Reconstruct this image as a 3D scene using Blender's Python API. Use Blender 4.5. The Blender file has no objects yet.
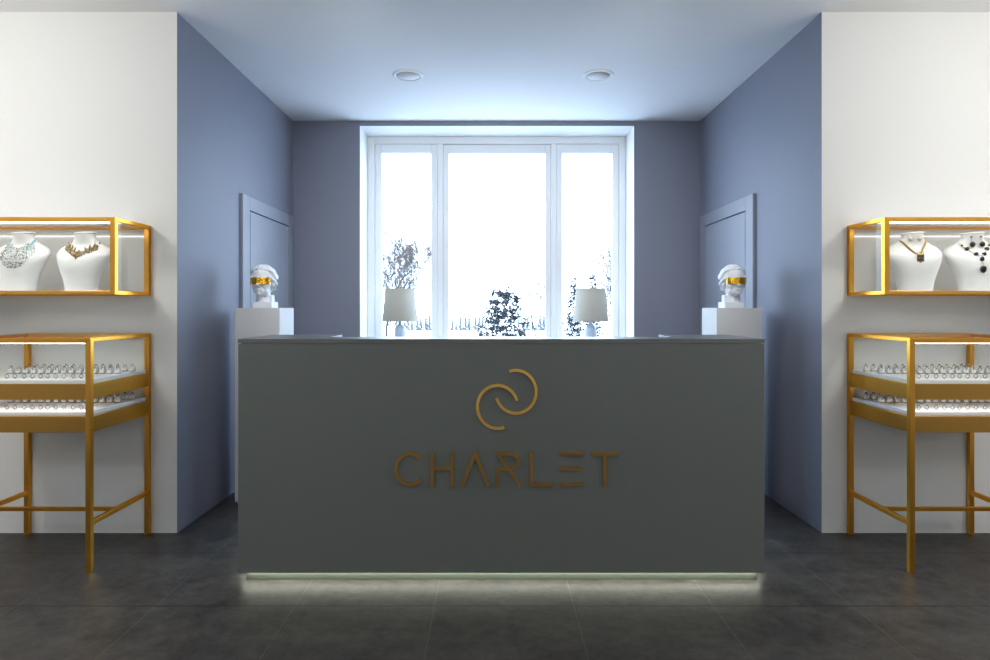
import bpy, bmesh, math, random
from mathutils import Vector, Matrix
import numpy as np

C = bpy.context.scene.collection
PI = math.pi

# ------------------------------------------------------------------ camera
cam_d = bpy.data.cameras.new('camera')
cam = bpy.data.objects.new('camera', cam_d); C.objects.link(cam)
cam_d.sensor_width = 36.0
cam_d.lens = 644.0/990.0*36.0
cam.location = (0, 0, 1.283)
cam.rotation_euler = (PI/2, 0, 0)
cam_d.shift_x = 3.0/990.0
cam_d.shift_y = -22.0/990.0
cam_d.clip_start = 0.05
cam_d.clip_end = 1500
bpy.context.scene.camera = cam

# ------------------------------------------------------------------ sky
w = bpy.data.worlds.new('overcast_sky'); bpy.context.scene.world = w
w.use_nodes = True
bg = w.node_tree.nodes['Background']
bg.inputs['Color'].default_value = (0.58, 0.76, 1.0, 1)
bg.inputs['Strength'].default_value = 11.3

vs = bpy.context.scene.view_settings
vs.view_transform = 'Standard'; vs.look = 'None'; vs.gamma = 1.0
vs.use_curve_mapping = False
vs.exposure = 0.0

# window portal: guides the sky light in through the window
pl = bpy.data.lights.new('window_portal', 'AREA')
pl.shape = 'RECTANGLE'; pl.size = 2.5; pl.size_y = 2.1
pl.cycles.is_portal = True
po = bpy.data.objects.new('window_portal', pl); C.objects.link(po)
po.location = (0.045, 6.40, 1.9); po.rotation_euler = (-PI/2, 0, 0)

# shop ceiling lamps, plus an added fill pair behind (fixtures built further down)
SHOP_LAMPS = [(-2.95, 2.15), (2.95, 2.15), (-2.2, -0.4), (2.2, -0.4)]
SHOP_POWER = [48, 48, 37, 37]
for (x, y), p in zip(SHOP_LAMPS, SHOP_POWER):
    warm = y > 1
    ld = bpy.data.lights.new('shop_lamp', 'POINT'); ld.energy = p
    ld.shadow_soft_size = 0.20; ld.color = (1.0, 0.985, 0.95) if warm else (0.90, 0.96, 1.0)
    lo = bpy.data.objects.new('shop_lamp', ld); C.objects.link(lo)
    lo.location = (x, y, 2.56)

# added fill spots, unseen above the desk, to brighten alcove and window wall
FILL_SPOTS = [(-0.9, 2.75, 2.80), (0.95, 2.75, 2.80)]
for p in FILL_SPOTS:
    ld = bpy.data.lights.new('added_fill_light', 'SPOT'); ld.energy = 140
    ld.spot_size = math.radians(84); ld.spot_blend = 1.0; ld.shadow_soft_size = 0.09; ld.color = (0.86, 0.93, 1.0)
    lo = bpy.data.objects.new('added_fill_light', ld); C.objects.link(lo); lo.location = p
    lo.rotation_euler = (Vector((p[0]*0.6, 5.8, 1.25))-Vector(p)).to_track_quat('-Z', 'Y').to_euler()

LED_CASE = 2.6       # emission of the strips in the glass cases
LED_TABLE = 3.0
LED_SLOT = 7.5
LED_DESK = 24.0

# ------------------------------------------------------------------ materials
def mat(name, col, rough=0.5, metal=0.0, bump=0.0, scale=40, var=0.0, emit=None, es=1.0, spec=0.5, trans=0.0, coat=0.0):
    m = bpy.data.materials.new(name); m.use_nodes = True
    nt = m.node_tree; b = nt.nodes['Principled BSDF']
    b.inputs['Base Color'].default_value = (*col, 1)
    b.inputs['Roughness'].default_value = rough
    b.inputs['Metallic'].default_value = metal
    b.inputs['Specular IOR Level'].default_value = spec
    b.inputs['Coat Weight'].default_value = coat
    if bump or var:
        tc = nt.nodes.new('ShaderNodeTexCoord')
        nz = nt.nodes.new('ShaderNodeTexNoise'); nz.inputs['Scale'].default_value = scale
        nz.inputs['Detail'].default_value = 4
        nt.links.new(tc.outputs['Object'], nz.inputs['Vector'])
        if var:
            mx = nt.nodes.new('ShaderNodeMix'); mx.data_type = 'RGBA'
            mx.inputs[6].default_value = (*[c*(1-var) for c in col], 1)
            mx.inputs[7].default_value = (*[min(1, c*(1+var)) for c in col], 1)
            nt.links.new(nz.outputs['Fac'], mx.inputs[0])
            nt.links.new(mx.outputs[2], b.inputs['Base Color'])
        if bump:
            bp = nt.nodes.new('ShaderNodeBump'); bp.inputs['Strength'].default_value = bump
            bp.inputs['Distance'].default_value = 0.004
            nt.links.new(nz.outputs['Fac'], bp.inputs['Height'])
            nt.links.new(bp.outputs['Normal'], b.inputs['Normal'])
    if emit:
        b.inputs['Emission Color'].default_value = (*emit, 1)
        b.inputs['Emission Strength'].default_value = es
    return m

def glass_mat(name, tint=(1, 1, 1), refl=1.0):
    m = bpy.data.materials.new(name); m.use_nodes = True
    nt = m.node_tree; nt.nodes.remove(nt.nodes['Principled BSDF'])
    out = nt.nodes['Material Output']
    t = nt.nodes.new('ShaderNodeBsdfTransparent'); t.inputs['Color'].default_value = (*tint, 1)
    g = nt.nodes.new('ShaderNodeBsdfGlossy'); g.inputs['Roughness'].default_value = 0.01
    f = nt.nodes.new('ShaderNodeFresnel'); f.inputs['IOR'].default_value = 1.45
    mu = nt.nodes.new('ShaderNodeMath'); mu.operation = 'MULTIPLY'; mu.inputs[1].default_value = refl
    mx = nt.nodes.new('ShaderNodeMixShader')
    ge = nt.nodes.new('ShaderNodeNewGeometry')       # reflect on the outer faces only
    sb = nt.nodes.new('ShaderNodeMath'); sb.operation = 'SUBTRACT'; sb.inputs[0].default_value = 1.0
    m2 = nt.nodes.new('ShaderNodeMath'); m2.operation = 'MULTIPLY'
    nt.links.new(ge.outputs['Backfacing'], sb.inputs[1]); nt.links.new(f.outputs[0], mu.inputs[0])
    nt.links.new(mu.outputs[0], m2.inputs[0]); nt.links.new(sb.outputs[0], m2.inputs[1]); nt.links.new(m2.outputs[0], mx.inputs[0])
    nt.links.new(t.outputs[0], mx.inputs[1]); nt.links.new(g.outputs[0], mx.inputs[2])
    nt.links.new(mx.outputs[0], out.inputs['Surface'])
    return m

def floor_mat():
    m = bpy.data.materials.new('dark_slate_tiles'); m.use_nodes = True
    nt = m.node_tree; b = nt.nodes['Principled BSDF']; N = nt.nodes.new; L = nt.links.new
    tc = N('ShaderNodeTexCoord')
    n1 = N('ShaderNodeTexNoise'); n1.inputs['Scale'].default_value = 4.5; n1.inputs['Detail'].default_value = 12; n1.inputs['Roughness'].default_value = 0.72
    mp = N('ShaderNodeMapping'); mp.inputs['Scale'].default_value = (0.9, 1.0, 1)
    L(tc.outputs['Object'], mp.inputs[0]); L(mp.outputs[0], n1.inputs['Vector'])
    cr = N('ShaderNodeValToRGB'); e = cr.color_ramp.elements
    e[0].position = 0.38; e[0].color = (0.020, 0.019, 0.018, 1)
    e[1].position = 0.60; e[1].color = (0.078, 0.073, 0.068, 1)
    n3 = N('ShaderNodeTexNoise'); n3.inputs['Scale'].default_value = 17; n3.inputs['Detail'].default_value = 8; n3.inputs['Roughness'].default_value = 0.7
    L(tc.outputs['Object'], n3.inputs['Vector'])
    av = N('ShaderNodeMix'); av.data_type = 'FLOAT'; av.inputs[0].default_value = 0.42
    L(n1.outputs['Fac'], av.inputs[2]); L(n3.outputs['Fac'], av.inputs[3]); L(av.outputs[0], cr.inputs[0])
    sx = N('ShaderNodeSeparateXYZ'); L(tc.outputs['Object'], sx.inputs[0])
    def line(sock, off, wid):
        a = N('ShaderNodeMath'); a.operation = 'ADD'; a.inputs[1].default_value = off; L(sock, a.inputs[0])
        q = N('ShaderNodeMath'); q.operation = 'PINGPONG'; q.inputs[1].default_value = 0.3; L(a.outputs[0], q.inputs[0])
        r = N('ShaderNodeMapRange'); r.inputs['From Min'].default_value = wid*0.4; r.inputs['From Max'].default_value = wid
        r.inputs['To Min'].default_value = 1; r.inputs['To Max'].default_value = 0; L(q.outputs[0], r.inputs['Value'])
        return r.outputs[0]
    lx = line(sx.outputs[0], 60*0.6-0.352, 0.0030)
    ly = line(sx.outputs[1], 60*0.6-2.773, 0.0065)
    m1 = N('ShaderNodeMix'); m1.data_type = 'RGBA'; m1.inputs[7].default_value = (0.11, 0.11, 0.105, 1)  # joints running back: window sheen put into the lighter colour
    mul = N('ShaderNodeMath'); mul.operation = 'MULTIPLY'; mul.inputs[1].default_value = 0.7; L(lx, mul.inputs[0])
    L(mul.outputs[0], m1.inputs[0]); L(cr.outputs[0], m1.inputs[6])
    m2 = N('ShaderNodeMix'); m2.data_type = 'RGBA'; m2.inputs[7].default_value = (0.012, 0.012, 0.012, 1)  # cross joints: groove shade put into the dark colour
    L(ly, m2.inputs[0]); L(m1.outputs[2], m2.inputs[6]); L(m2.outputs[2], b.inputs['Base Color'])
    mr = N('ShaderNodeMapRange'); mr.inputs['To Min'].default_value = 0.36; mr.inputs['To Max'].default_value = 0.58
    L(n1.outputs['Fac'], mr.inputs['Value']); L(mr.outputs[0], b.inputs['Roughness'])
    n2 = N('ShaderNodeTexNoise'); n2.inputs['Scale'].default_value = 26; n2.inputs['Detail'].default_value = 6
    L(tc.outputs['Object'], n2.inputs['Vector'])
    bp = N('ShaderNodeBump'); bp.inputs['Strength'].default_value = 0.25; bp.inputs['Distance'].default_value = 0.004
    L(n2.outputs['Fac'], bp.inputs['Height']); L(bp.outputs['Normal'], b.inputs['Normal'])
    b.inputs['Specular IOR Level'].default_value = 0.4
    return m

M = dict(
    white_wall=mat('white_wall_paint', (0.79, 0.79, 0.775), 0.85, bump=0.05, scale=120),
    blue_wall=mat('blue_grey_wall_paint', (0.205, 0.213, 0.268), 0.6, bump=0.05, scale=90),
    ceiling=mat('white_ceiling_paint', (0.89, 0.885, 0.89), 0.9),
    floor=floor_mat(),
    frame=mat('white_window_frame', (0.78, 0.79, 0.80), 0.4),
    door=mat('pale_blue_door_paint', (0.265, 0.278, 0.325), 0.45),
    desk=mat('dark_grey_desk_laminate', (0.142, 0.152, 0.138), 0.42, var=0.04, scale=3),
    desktop=mat('dark_grey_desk_top', (0.145, 0.150, 0.140), 0.34),
    inner=mat('pale_grey_laminate', (0.24, 0.25, 0.25), 0.5),
    plinth=mat('pale_green_plinth', (0.085, 0.098, 0.080), 0.5),
    brass=mat('polished_brass', (0.76, 0.375, 0.066), 0.28, 1.0, bump=0.02, scale=6),
    brassd=mat('brass_dark_reflection', (0.54, 0.29, 0.070), 0.28, 1.0, bump=0.03, scale=5),  # same brass; reflection of the dark room put into the colour
    brass_dull=mat('brass_letters_dull', (0.46, 0.26, 0.08), 0.5, 1.0),  # letters are brass like the emblem; duller reflection put into the colour
    emblem=mat('brass_emblem', (1.0, 0.60, 0.15), 0.40, 1.0),  # same brass, its brighter reflection put into the colour
    visor=mat('hammered_gold', (0.95, 0.50, 0.04), 0.14, 1.0, bump=1.0, scale=60),
    glass=glass_mat('clear_case_glass', (0.985, 0.995, 0.99), 0.3),
    wglass=glass_mat('window_glass', (0.97, 0.98, 0.98), 0.8),
    marble=mat('white_plaster', (0.80, 0.80, 0.81), 0.55, bump=0.15, scale=60),
    pedestal=mat('pedestal_white_paint', (0.70, 0.68, 0.67), 0.5),
    bust=mat('white_leatherette', (0.74, 0.745, 0.75), 0.45),
    tray=mat('white_tray', (0.82, 0.83, 0.84), 0.5),
    silver=mat('silver', (0.42, 0.42, 0.40), 0.22, 1.0),
    steel=mat('dark_oxidised_silver', (0.16, 0.15, 0.14), 0.3, 1.0),
    gold=mat('jewellery_gold', (0.80, 0.52, 0.14), 0.22, 1.0),
    oldgold=mat('antique_gold', (0.36, 0.25, 0.08), 0.32, 1.0),
    darkgold=mat('dark_antique_gold', (0.20, 0.14, 0.07), 0.4, 1.0),
    black=mat('black_onyx', (0.012, 0.012, 0.014), 0.08),
    red=mat('garnet', (0.35, 0.03, 0.02), 0.1),
    brown=mat('smoky_brown_stone', (0.10, 0.065, 0.05), 0.12),
    crystal=mat('pale_crystal', (0.66, 0.67, 0.66), 0.2),
    crystal2=mat('grey_crystal', (0.25, 0.25, 0.24), 0.3),
    turquoise=mat('turquoise_ribbon', (0.22, 0.52, 0.58), 0.6),
    pearl=mat('pearl', (0.62, 0.56, 0.44), 0.25),
    led=mat('led_strip', (1, 1, 1), 0.5, emit=(1.0, 0.98, 0.93), es=LED_CASE),
    ledt=mat('table_led_strip', (1, 1, 1), 0.5, emit=(1.0, 0.99, 0.95), es=LED_TABLE),
    ledt2=mat('rail_led_strip', (1, 1, 1), 0.5, emit=(1.0, 0.99, 0.95), es=15.0),
    leds=mat('slot_led_strip', (1, 1, 1), 0.5, emit=(1.0, 0.99, 0.95), es=LED_SLOT),
    ledd=mat('desk_led_strip', (1, 1, 1), 0.5, emit=(0.95, 0.97, 0.82), es=LED_DESK),
    shade=mat('linen_lamp_shade', (0.58, 0.56, 0.50), 0.9, bump=0.3, scale=180, var=0.08),
    ceramic=mat('pale_blue_ceramic', (0.50, 0.60, 0.74), 0.2),
    diffuser=mat('grey_lamp_diffuser', (0.60, 0.57, 0.56), 0.6),

    snow=mat('snow', (0.93, 0.94, 0.95), 0.8, bump=0.2, scale=1.5),
    ground=mat('packed_snow', (0.58, 0.585, 0.60), 0.8, bump=0.2, scale=1.5),
    needles=mat('dark_evergreen_needles', (0.003, 0.004, 0.005), 0.8),
    needles2=mat('spruce_needles', (0.009, 0.010, 0.011), 0.8),
    frosted=mat('hazed_frosted_spruce', (0.095, 0.104, 0.114), 0.9),  # distance haze put into the pale blue colour
    bark=mat('grey_brown_bark', (0.020, 0.014, 0.012), 0.9),
    twig=mat('frosted_pink_twigs', (0.078, 0.056, 0.046), 0.9),
    metal=mat('brushed_nickel', (0.55, 0.55, 0.56), 0.3, 1.0),
)
for k_ in ('brass', 'brassd'):
    M[k_].node_tree.nodes['Principled BSDF'].inputs['Specular Tint'].default_value = (0.95, 0.62, 0.22, 1)
# lamp shade lets some light through
nt = M['shade'].node_tree; b = nt.nodes['Principled BSDF']; out = nt.nodes['Material Output']
tr = nt.nodes.new('ShaderNodeBsdfTranslucent'); tr.inputs['Color'].default_value = (0.62, 0.55, 0.42, 1)
ms = nt.nodes.new('ShaderNodeMixShader'); ms.inputs[0].default_value = 0.28
nt.links.new(b.outputs[0], ms.inputs[1]); nt.links.new(tr.outputs[0], ms.inputs[2]); nt.links.new(ms.outputs[0], out.inputs['Surface'])

# ------------------------------------------------------------------ mesh builder
class MB:
    def __init__(s): s.v = []; s.f = []; s.mi = []; s.sm = []
    def add(s, vs, fs, mi=0, sm=False):
        o = len(s.v); s.v += [tuple(p) for p in vs]
        for f in fs: s.f.append(tuple(i+o for i in f)); s.mi.append(mi); s.sm.append(sm)
        return s
    def box(s, x0, x1, y0, y1, z0, z1, bev=0.0, mi=0):
        if bev <= 0:
            vs = [(x, y, z) for z in (z0, z1) for y in (y0, y1) for x in (x0, x1)]
            return s.add(vs, [(0, 2, 3, 1), (4, 5, 7, 6), (0, 1, 5, 4), (2, 6, 7, 3), (0, 4, 6, 2), (1, 3, 7, 5)], mi)
        bm = bmesh.new(); bmesh.ops.create_cube(bm, size=1)
        for v in bm.verts:
            v.co = Vector(((x0+x1)/2+v.co.x*(x1-x0), (y0+y1)/2+v.co.y*(y1-y0), (z0+z1)/2+v.co.z*(z1-z0)))
        bmesh.ops.bevel(bm, geom=list(bm.edges), offset=bev, segments=2, affect='EDGES', profile=0.5)
        bm.verts.index_update()
        s.add([v.co[:] for v in bm.verts], [[v.index for v in f.verts] for f in bm.faces], mi); bm.free()
        return s
    def ell(s, c, r, n=12, m=8, mi=0, rot=None):
        vs = [(0, 0, 1)]
        for j in range(1, m):
            t = PI*j/m
            for i in range(n):
                p = 2*PI*i/n; vs.append((math.sin(t)*math.cos(p), math.sin(t)*math.sin(p), math.cos(t)))
        vs.append((0, 0, -1))
        fs = [(0, 1+i, 1+(i+1) % n) for i in range(n)]
        for j in range(m-2):
            for i in range(n):
                a = 1+j*n+i; bb = 1+j*n+(i+1) % n; fs.append((a, a+n, bb+n, bb))
        L = len(vs)-1; o = 1+(m-2)*n
        fs += [(L, o+(i+1) % n, o+i) for i in range(n)]
        out = []
        for v in vs:
            q = Vector((v[0]*r[0], v[1]*r[1], v[2]*r[2]))
            if rot is not None: q = rot @ q
            out.append((q.x+c[0], q.y+c[1], q.z+c[2]))
        return s.add(out, fs, mi, True)
    def tube(s, pts, r, n=8, closed=False, mi=0, cap=True):
        P = [Vector(p) for p in pts]; k = len(P)
        R = r if hasattr(r, '__len__') else [r]*k
        vs = []; up = None
        for i in range(k):
            if closed: t = (P[(i+1) % k]-P[i-1])
            else: t = P[min(i+1, k-1)]-P[max(i-1, 0)]
            t.normalize()
            if up is None:
                up = Vector((0, 0, 1)) if abs(t.z) < 0.9 else Vector((1, 0, 0))
            a = (up-t*up.dot(t)); a.normalize(); up = a; b_ = t.cross(a)
            for j in range(n):
                q = 2*PI*j/n; vs.append(P[i]+a*math.cos(q)*R[i]+b_*math.sin(q)*R[i])
        fs = []
        for i in range(k if closed else k-1):
            for j in range(n):
                a0 = i*n+j; a1 = i*n+(j+1) % n; b0 = ((i+1) % k)*n+j; b1 = ((i+1) % k)*n+(j+1) % n
                fs.append((a0, a1, b1, b0))
        s.add(vs, fs, mi, True)
        if cap and not closed:
            s.add(vs[:n], [tuple(range(n-1, -1, -1))], mi); s.add(vs[-n:], [tuple(range(n))], mi)
        return s
    def lathe(s, prof, n=40, c=(0, 0, 0), mi=0):
        vs = []
        for r, z in prof:
            for i in range(n):
                a = 2*PI*i/n; vs.append((c[0]+r*math.cos(a), c[1]+r*math.sin(a), c[2]+z))
        fs = []
        for j in range(len(prof)-1):
            for i in range(n):
                a = j*n+i; b_ = j*n+(i+1) % n; fs.append((a, b_, b_+n, a+n))
        return s.add(vs, fs, mi, True)
    def torus(s, c, R, r, axis='y', n=16, m=6, mi=0, sx=1, sz=1):
        pts = []
        for i in range(n):
            a = 2*PI*i/n; u, v = R*math.cos(a)*sx, R*math.sin(a)*sz
            pts.append((c[0]+u, c[1], c[2]+v) if axis == 'y' else ((c[0], c[1]+u, c[2]+v) if axis == 'x' else (c[0]+u, c[1]+v, c[2])))
        return s.tube(pts, r, m, True, mi)
    def build(s, name, m, parent=None, loc=None):
        me = bpy.data.meshes.new(name)
        me.from_pydata(s.v, [], s.f)
        for x in (m if isinstance(m, (list, tuple)) else [m]): me.materials.append(x)
        me.polygons.foreach_set('material_index', s.mi)
        me.polygons.foreach_set('use_smooth', s.sm)
        me.update()
        o = bpy.data.objects.new(name, me); C.objects.link(o)
        if parent is not None: o.parent = parent
        if loc is not None: o.location = loc
        return o

def tag(o, label=None, cat=None, group=None, kind=None):
    if label: o['label'] = label
    if cat: o['category'] = cat
    if group: o['group'] = group
    if kind: o['kind'] = kind
    return o
def struct(o): return tag(o, kind='structure')
def thing(name, label, cat, loc=(0, 0, 0), rz=0, group=None):
    o = bpy.data.objects.new(name, None); C.objects.link(o)
    o.location = loc; o.rotation_euler = (0, 0, rz); o.empty_display_size = 0.05
    return tag(o, label, cat, group)
def children(o): return [c for c in bpy.data.objects if c.parent == o]
def dup(root, loc, label, group=None, kids=None):
    r = root.copy(); C.objects.link(r); r.location = loc; r['label'] = label
    if group: r['group'] = group
    for ch in (kids if kids is not None else children(root)):
        c = ch.copy(); C.objects.link(c); c.parent = r
    return r

# ------------------------------------------------------------------ the room
XL, XR = -1.796, 1.880          # alcove side walls
YF, YB = 3.672, 5.813           # front of the wings, back wall of the alcove
H = 2.971
WX0, WX1, WZ0, WZ1 = -1.192, 1.282, 0.86, 2.926
YW = 6.17                       # window frame plane
XO, YR = 4.2, -3.2
struct(MB().box(-XO, XO, YR, 6.32, -0.12, 0).build('floor', M['floor']))
struct(MB().box(-XO, XO, YR, 6.32, H, H+0.15).build('ceiling', M['ceiling']))
def wing(x0, x1, name):
    o = MB().box(x0, x1, YF, 6.32, 0, H).build(name, [M['white_wall'], M['blue_wall']])
    for p in o.data.polygons:
        if abs(p.normal.x) > 0.5: p.material_index = 1
    return struct(o)
wing(-XO, XL, 'wall_left'); wing(XR, XO, 'wall_right')
bw = MB()
bw.box(XL, WX0, YB, 6.32, 0, H); bw.box(WX1, XR, YB, 6.32, 0, H)
bw.box(WX0, WX1, YB, 6.32, WZ1, H); bw.box(WX0, WX1, YB, 6.32, 0, WZ0)
o = struct(bw.build('wall_back', [M['blue_wall'], M['white_wall']]))
for p in o.data.polygons:
    c = p.center
    if abs(p.normal.y) < 0.5 and WX0-0.01 < c.x < WX1+0.01 and WZ0-0.01 < c.z < WZ1+0.01: p.material_index = 1
struct(MB().box(-XO-0.15, -XO, YR, 6.32, 0, H).build('wall_outer_left', M['white_wall']))
struct(MB().box(XO, XO+0.15, YR, 6.32, 0, H).build('wall_outer_right', M['white_wall']))
struct(MB().box(-XO, XO, YR-0.15, YR, 0, H).build('wall_front', M['white_wall']))

# window: outer frame, two side casements, a fixed centre pane, sill
S = YW/644.0
def wx(px): return (px-492)*S
def wz(py): return 1.283-(py-308)*S
win = struct(bpy.data.objects.new('window_1', None)); C.objects.link(win); win.location = (0, 0, 0)
fz1 = WZ1; top_s = wz(143.8); gl_t = wz(152.6); bz = WZ0+0.02
def ring(mb, x0, x1, z0, z1, wl, wr, wb, wt, y0, y1, bev=0.004):
    mb.box(x0, x0+wl, y0, y1, z0, z1, bev); mb.box(x1-wr, x1, y0, y1, z0, z1, bev)
    mb.box(x0+wl, x1-wr, y0, y1, z1-wt, z1, bev); mb.box(x0+wl, x1-wr, y0, y1, z0, z0+wb, bev)
    return mb
f = MB()
ring(f, WX0, WX1, bz, fz1, wx(374.7)-WX0, WX1-wx(619.2), 0.06, fz1-top_s, YW, YW+0.09)
f.box(wx(437.6), wx(443.0), YW+0.003, YW+0.09, bz, top_s+0.01, 0.003)
f.box(wx(551.0), wx(556.4), YW+0.003, YW+0.09, bz, top_s+0.01, 0.003)
struct(f.build('window_frame', M['frame'], win))
for a, bq, g0, g1 in ((374.7, 437.6, 381.2, 431.2), (556.4, 619.2, 562.4, 613.0), (443.0, 551.0, 448.4, 545.8)):
    x0, x1 = wx(a), wx(bq); cen = a > 440 and a < 500
    y0 = YW+(0.022 if cen else 0.012)
    r = MB(); ring(r, x0+0.001, x1-0.001, bz+0.055, top_s-0.001, wx(g0)-x0, x1-wx(g1), 0.07, top_s-gl_t, y0, YW+0.075)
    # glazing bead
    ring(r, wx(g0)-0.006, wx(g1)+0.006, bz+0.119, gl_t+0.006, 0.008, 0.008, 0.008, 0.008, YW+0.034, YW+0.052, 0.001)
    sash = struct(r.build('window_sash', M['frame'], win))
    struct(MB().box(wx(g0)-0.002, wx(g1)+0.002, YW+0.054, YW+0.060, bz+0.12, gl_t+0.002).build('window_pane', M['wglass'], sash))
struct(MB().box(WX0-0.0, WX1+0.0, YB-0.04, YW+0.02, WZ0-0.001, WZ0+0.022, 0.005).build('window_sill', M['frame'], win))

# doors in the side walls: casing + panelled leaf
def door(name, xw, sg):
    # sg = +1: wall at left, the casing stands out towards +x
    y0, y1, zt = 4.59, 5.76, 2.10
    t = 0.022*sg; t2 = 0.021*sg
    d = struct(bpy.data.objects.new(name, None)); C.objects.link(d)
    cs = MB(); a, bq = sorted((xw, xw+t)); wd = 0.135
    cs.box(a, bq, y0, y0+wd, 0, zt, 0.003); cs.box(a, bq, y1-wd, y1, 0, zt, 0.003); cs.box(a, bq, y0+wd, y1-wd, zt-0.10, zt, 0.003)
    struct(cs.build('door_casing', M['door'], d))
    a, bq = sorted((xw, xw+t2))
    lf = MB().box(a, bq, y0+wd+0.010, y1-wd-0.010, 0.004, zt-0.110, 0.002)
    struct(lf.build('door_leaf', M['door'], d))
    hx = xw+0.05*sg; yh = y1-wd-0.08
    h = MB().tube([(xw+t2, yh, 1.02), (hx, yh, 1.02), (hx, yh-0.11, 1.02)], 0.009, 8)
    a, bq = sorted((xw+t2*0.9, xw+t2*1.6)); h.box(a, bq, yh-0.025, yh+0.025, 0.93, 1.11, 0.002)
    struct(h.build('door_handle', M['metal'], d))
door('door_1', XL, 1); door('door_2', XR, -1)

# recessed round downlights in the alcove ceiling (switched off)
def downlight(x, y, label):
    t = thing('ceiling_downlight', label, 'ceiling light', (x, y, H), 0, 'round downlights in the alcove ceiling')
    MB().lathe([(0.088, -0.004), (0.090, -0.009), (0.100, -0.011), (0.109, -0.007), (0.111, 0.0)], 48).build('trim_ring', M['frame'], t)
    MB().lathe([(0.0005, -0.007), (0.090, -0.007), (0.090, -0.002)], 48).build('diffuser', M['diffuser'], t)
downlight(-0.608, 4.665, 'round white recessed downlight with grey diffuser, left one in the ceiling')
downlight(0.768, 4.665, 'round white recessed downlight with grey diffuser, right one in the ceiling')

# surface mounted shop lamps over the wings, added fill pair behind the camera
for (x, y), wh in zip(SHOP_LAMPS, ('over the left showcases', 'over the right showcases', 'added as fill behind at the left', 'added as fill behind at the right')):
    t = thing('ceiling_lamp', 'round brass ceiling lamp on a short stem ' + wh, 'ceiling light', (x, y, H), 0, 'shop ceiling lamps')
    MB().lathe([(0.001, -0.02), (0.05, -0.02), (0.055, 0)], 24).build('canopy', M['brass'], t)
    MB().tube([(0, 0, -0.02), (0, 0, -0.20)], 0.008).build('stem', M['brass'], t)
for p in FILL_SPOTS:  # housings for the added fill spots
    t = thing('added_fill_spot', 'added white fill spotlight aimed at the window, %s of the pair' % ('left' if p[0] < 0 else 'right'), 'spotlight', (p[0], p[1]-0.05, H), 0, 'added fill spotlights above the desk')
    MB().lathe([(0.001, -0.015), (0.045, -0.015), (0.048, 0)], 24).build('mount', M['frame'], t)
    MB().tube([(0, 0, -0.015), (0, -0.02, -0.10)], 0.007).build('arm', M['frame'], t)
    MB().tube([(0, -0.06, -0.10), (0, -0.01, -0.135)], 0.035, 20).build('lamp_head', M['frame'], t)

# ------------------------------------------------------------------ reception desk
DY0, DY1, DZ = 3.010, 3.505, 1.138
DX0, DX1 = -1.188, 1.275
desk = thing('reception_desk', 'long dark grey reception desk with brass CHARLET lettering, lit from below', 'desk', ((DX0+DX1)/2, (DY0+DY1)/2, 0))
def dp(mb, name, m):   # parts given in world coordinates
    o = mb.build(name, m, desk); o.location = -desk.location; return o
DM, IX0, IX1 = 3.235, -0.815, 0.907          # back of the ledge, inner faces of the two wings
def ushape(z0, z1, g=0.0):
    P = [(DX0+g, DY0+g), (DX1-g, DY0+g), (DX1-g, DY1-g), (IX1+g, DY1-g), (IX1+g, DM-g), (IX0-g, DM-g), (IX0-g, DY1-g), (DX0+g, DY1-g)]
    n = len(P); mb = MB()
    mb.add([(x, y, z0) for x, y in P]+[(x, y, z1) for x, y in P],
           [(0, 5, 4, 1), (1, 4, 3, 2), (0, 7, 6, 5), (n, n+1, n+4, n+5), (n+1, n+2, n+3, n+4), (n, n+5, n+6, n+7)]+[(k, (k+1) % n, n+(k+1) % n, n+k) for k in range(n)])
    return mb
dp(ushape(DZ-0.020, DZ), 'countertop', M['desktop'])
dp(MB().box(DX0+0.001, DX1-0.001, DY0+0.001, DY0+0.026, 0.044, DZ-0.0235, 0.001), 'front_panel', M['desk'])
dp(ushape(DZ-0.030, DZ-0.020, 0.012), 'subtop', M['steel'])
for x0 in (DX0+0.001, DX1-0.026): dp(MB().box(x0, x0+0.025, DY0+0.026, DY1-0.001, 0.044, DZ-0.0235, 0.001), 'side_panel', M['desk'])
for x0 in (IX0-0.020, IX1+0.002): dp(MB().box(x0, x0+0.018, DM, DY1-0.002, 0.044, DZ-0.003, 0.001), 'inner_side_panel', M['inner'])
for x0, x1 in ((DX0+0.026, IX0-0.020), (IX1+0.020, DX1-0.026)): dp(MB().box(x0, x1, DY1-0.020, DY1-0.002, 0.044, DZ-0.030, 0.001), 'back_panel', M['desk'])
dp(MB().box(IX0, IX1, DM-0.020, DM-0.002, 0.044, DZ-0.030, 0.001), 'ledge_back_panel', M['inner'])
dp(MB().box(IX0, IX1, DM-0.002, DY1-0.03, 0.700, 0.725, 0.002), 'worktop', M['inner'])
dp(MB().box(DX0+0.026, DX1-0.026, DY0+0.026, DY1-0.022, 0.044, 0.060), 'bottom_panel', M['desk'])
dp(MB().box(-1.162, 1.252, 3.043, DY1-0.04, 0.0, 0.044, 0.001), 'plinth', M['plinth'])
st = MB(); st.box(-1.160, 1.250, 3.024, 3.036, 0.0405, 0.0435)
dp(st, 'light_strip', M['ledd'])
st = MB(); st.box(-1.178, -1.168, 3.05, DY1-0.05, 0.0405, 0.0435)
dp(st, 'light_strip', M['ledd'])
st = MB(); st.box(1.256, 1.266, 3.05, DY1-0.05, 0.0405, 0.0435)
dp(st, 'light_strip', M['ledd'])

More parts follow.
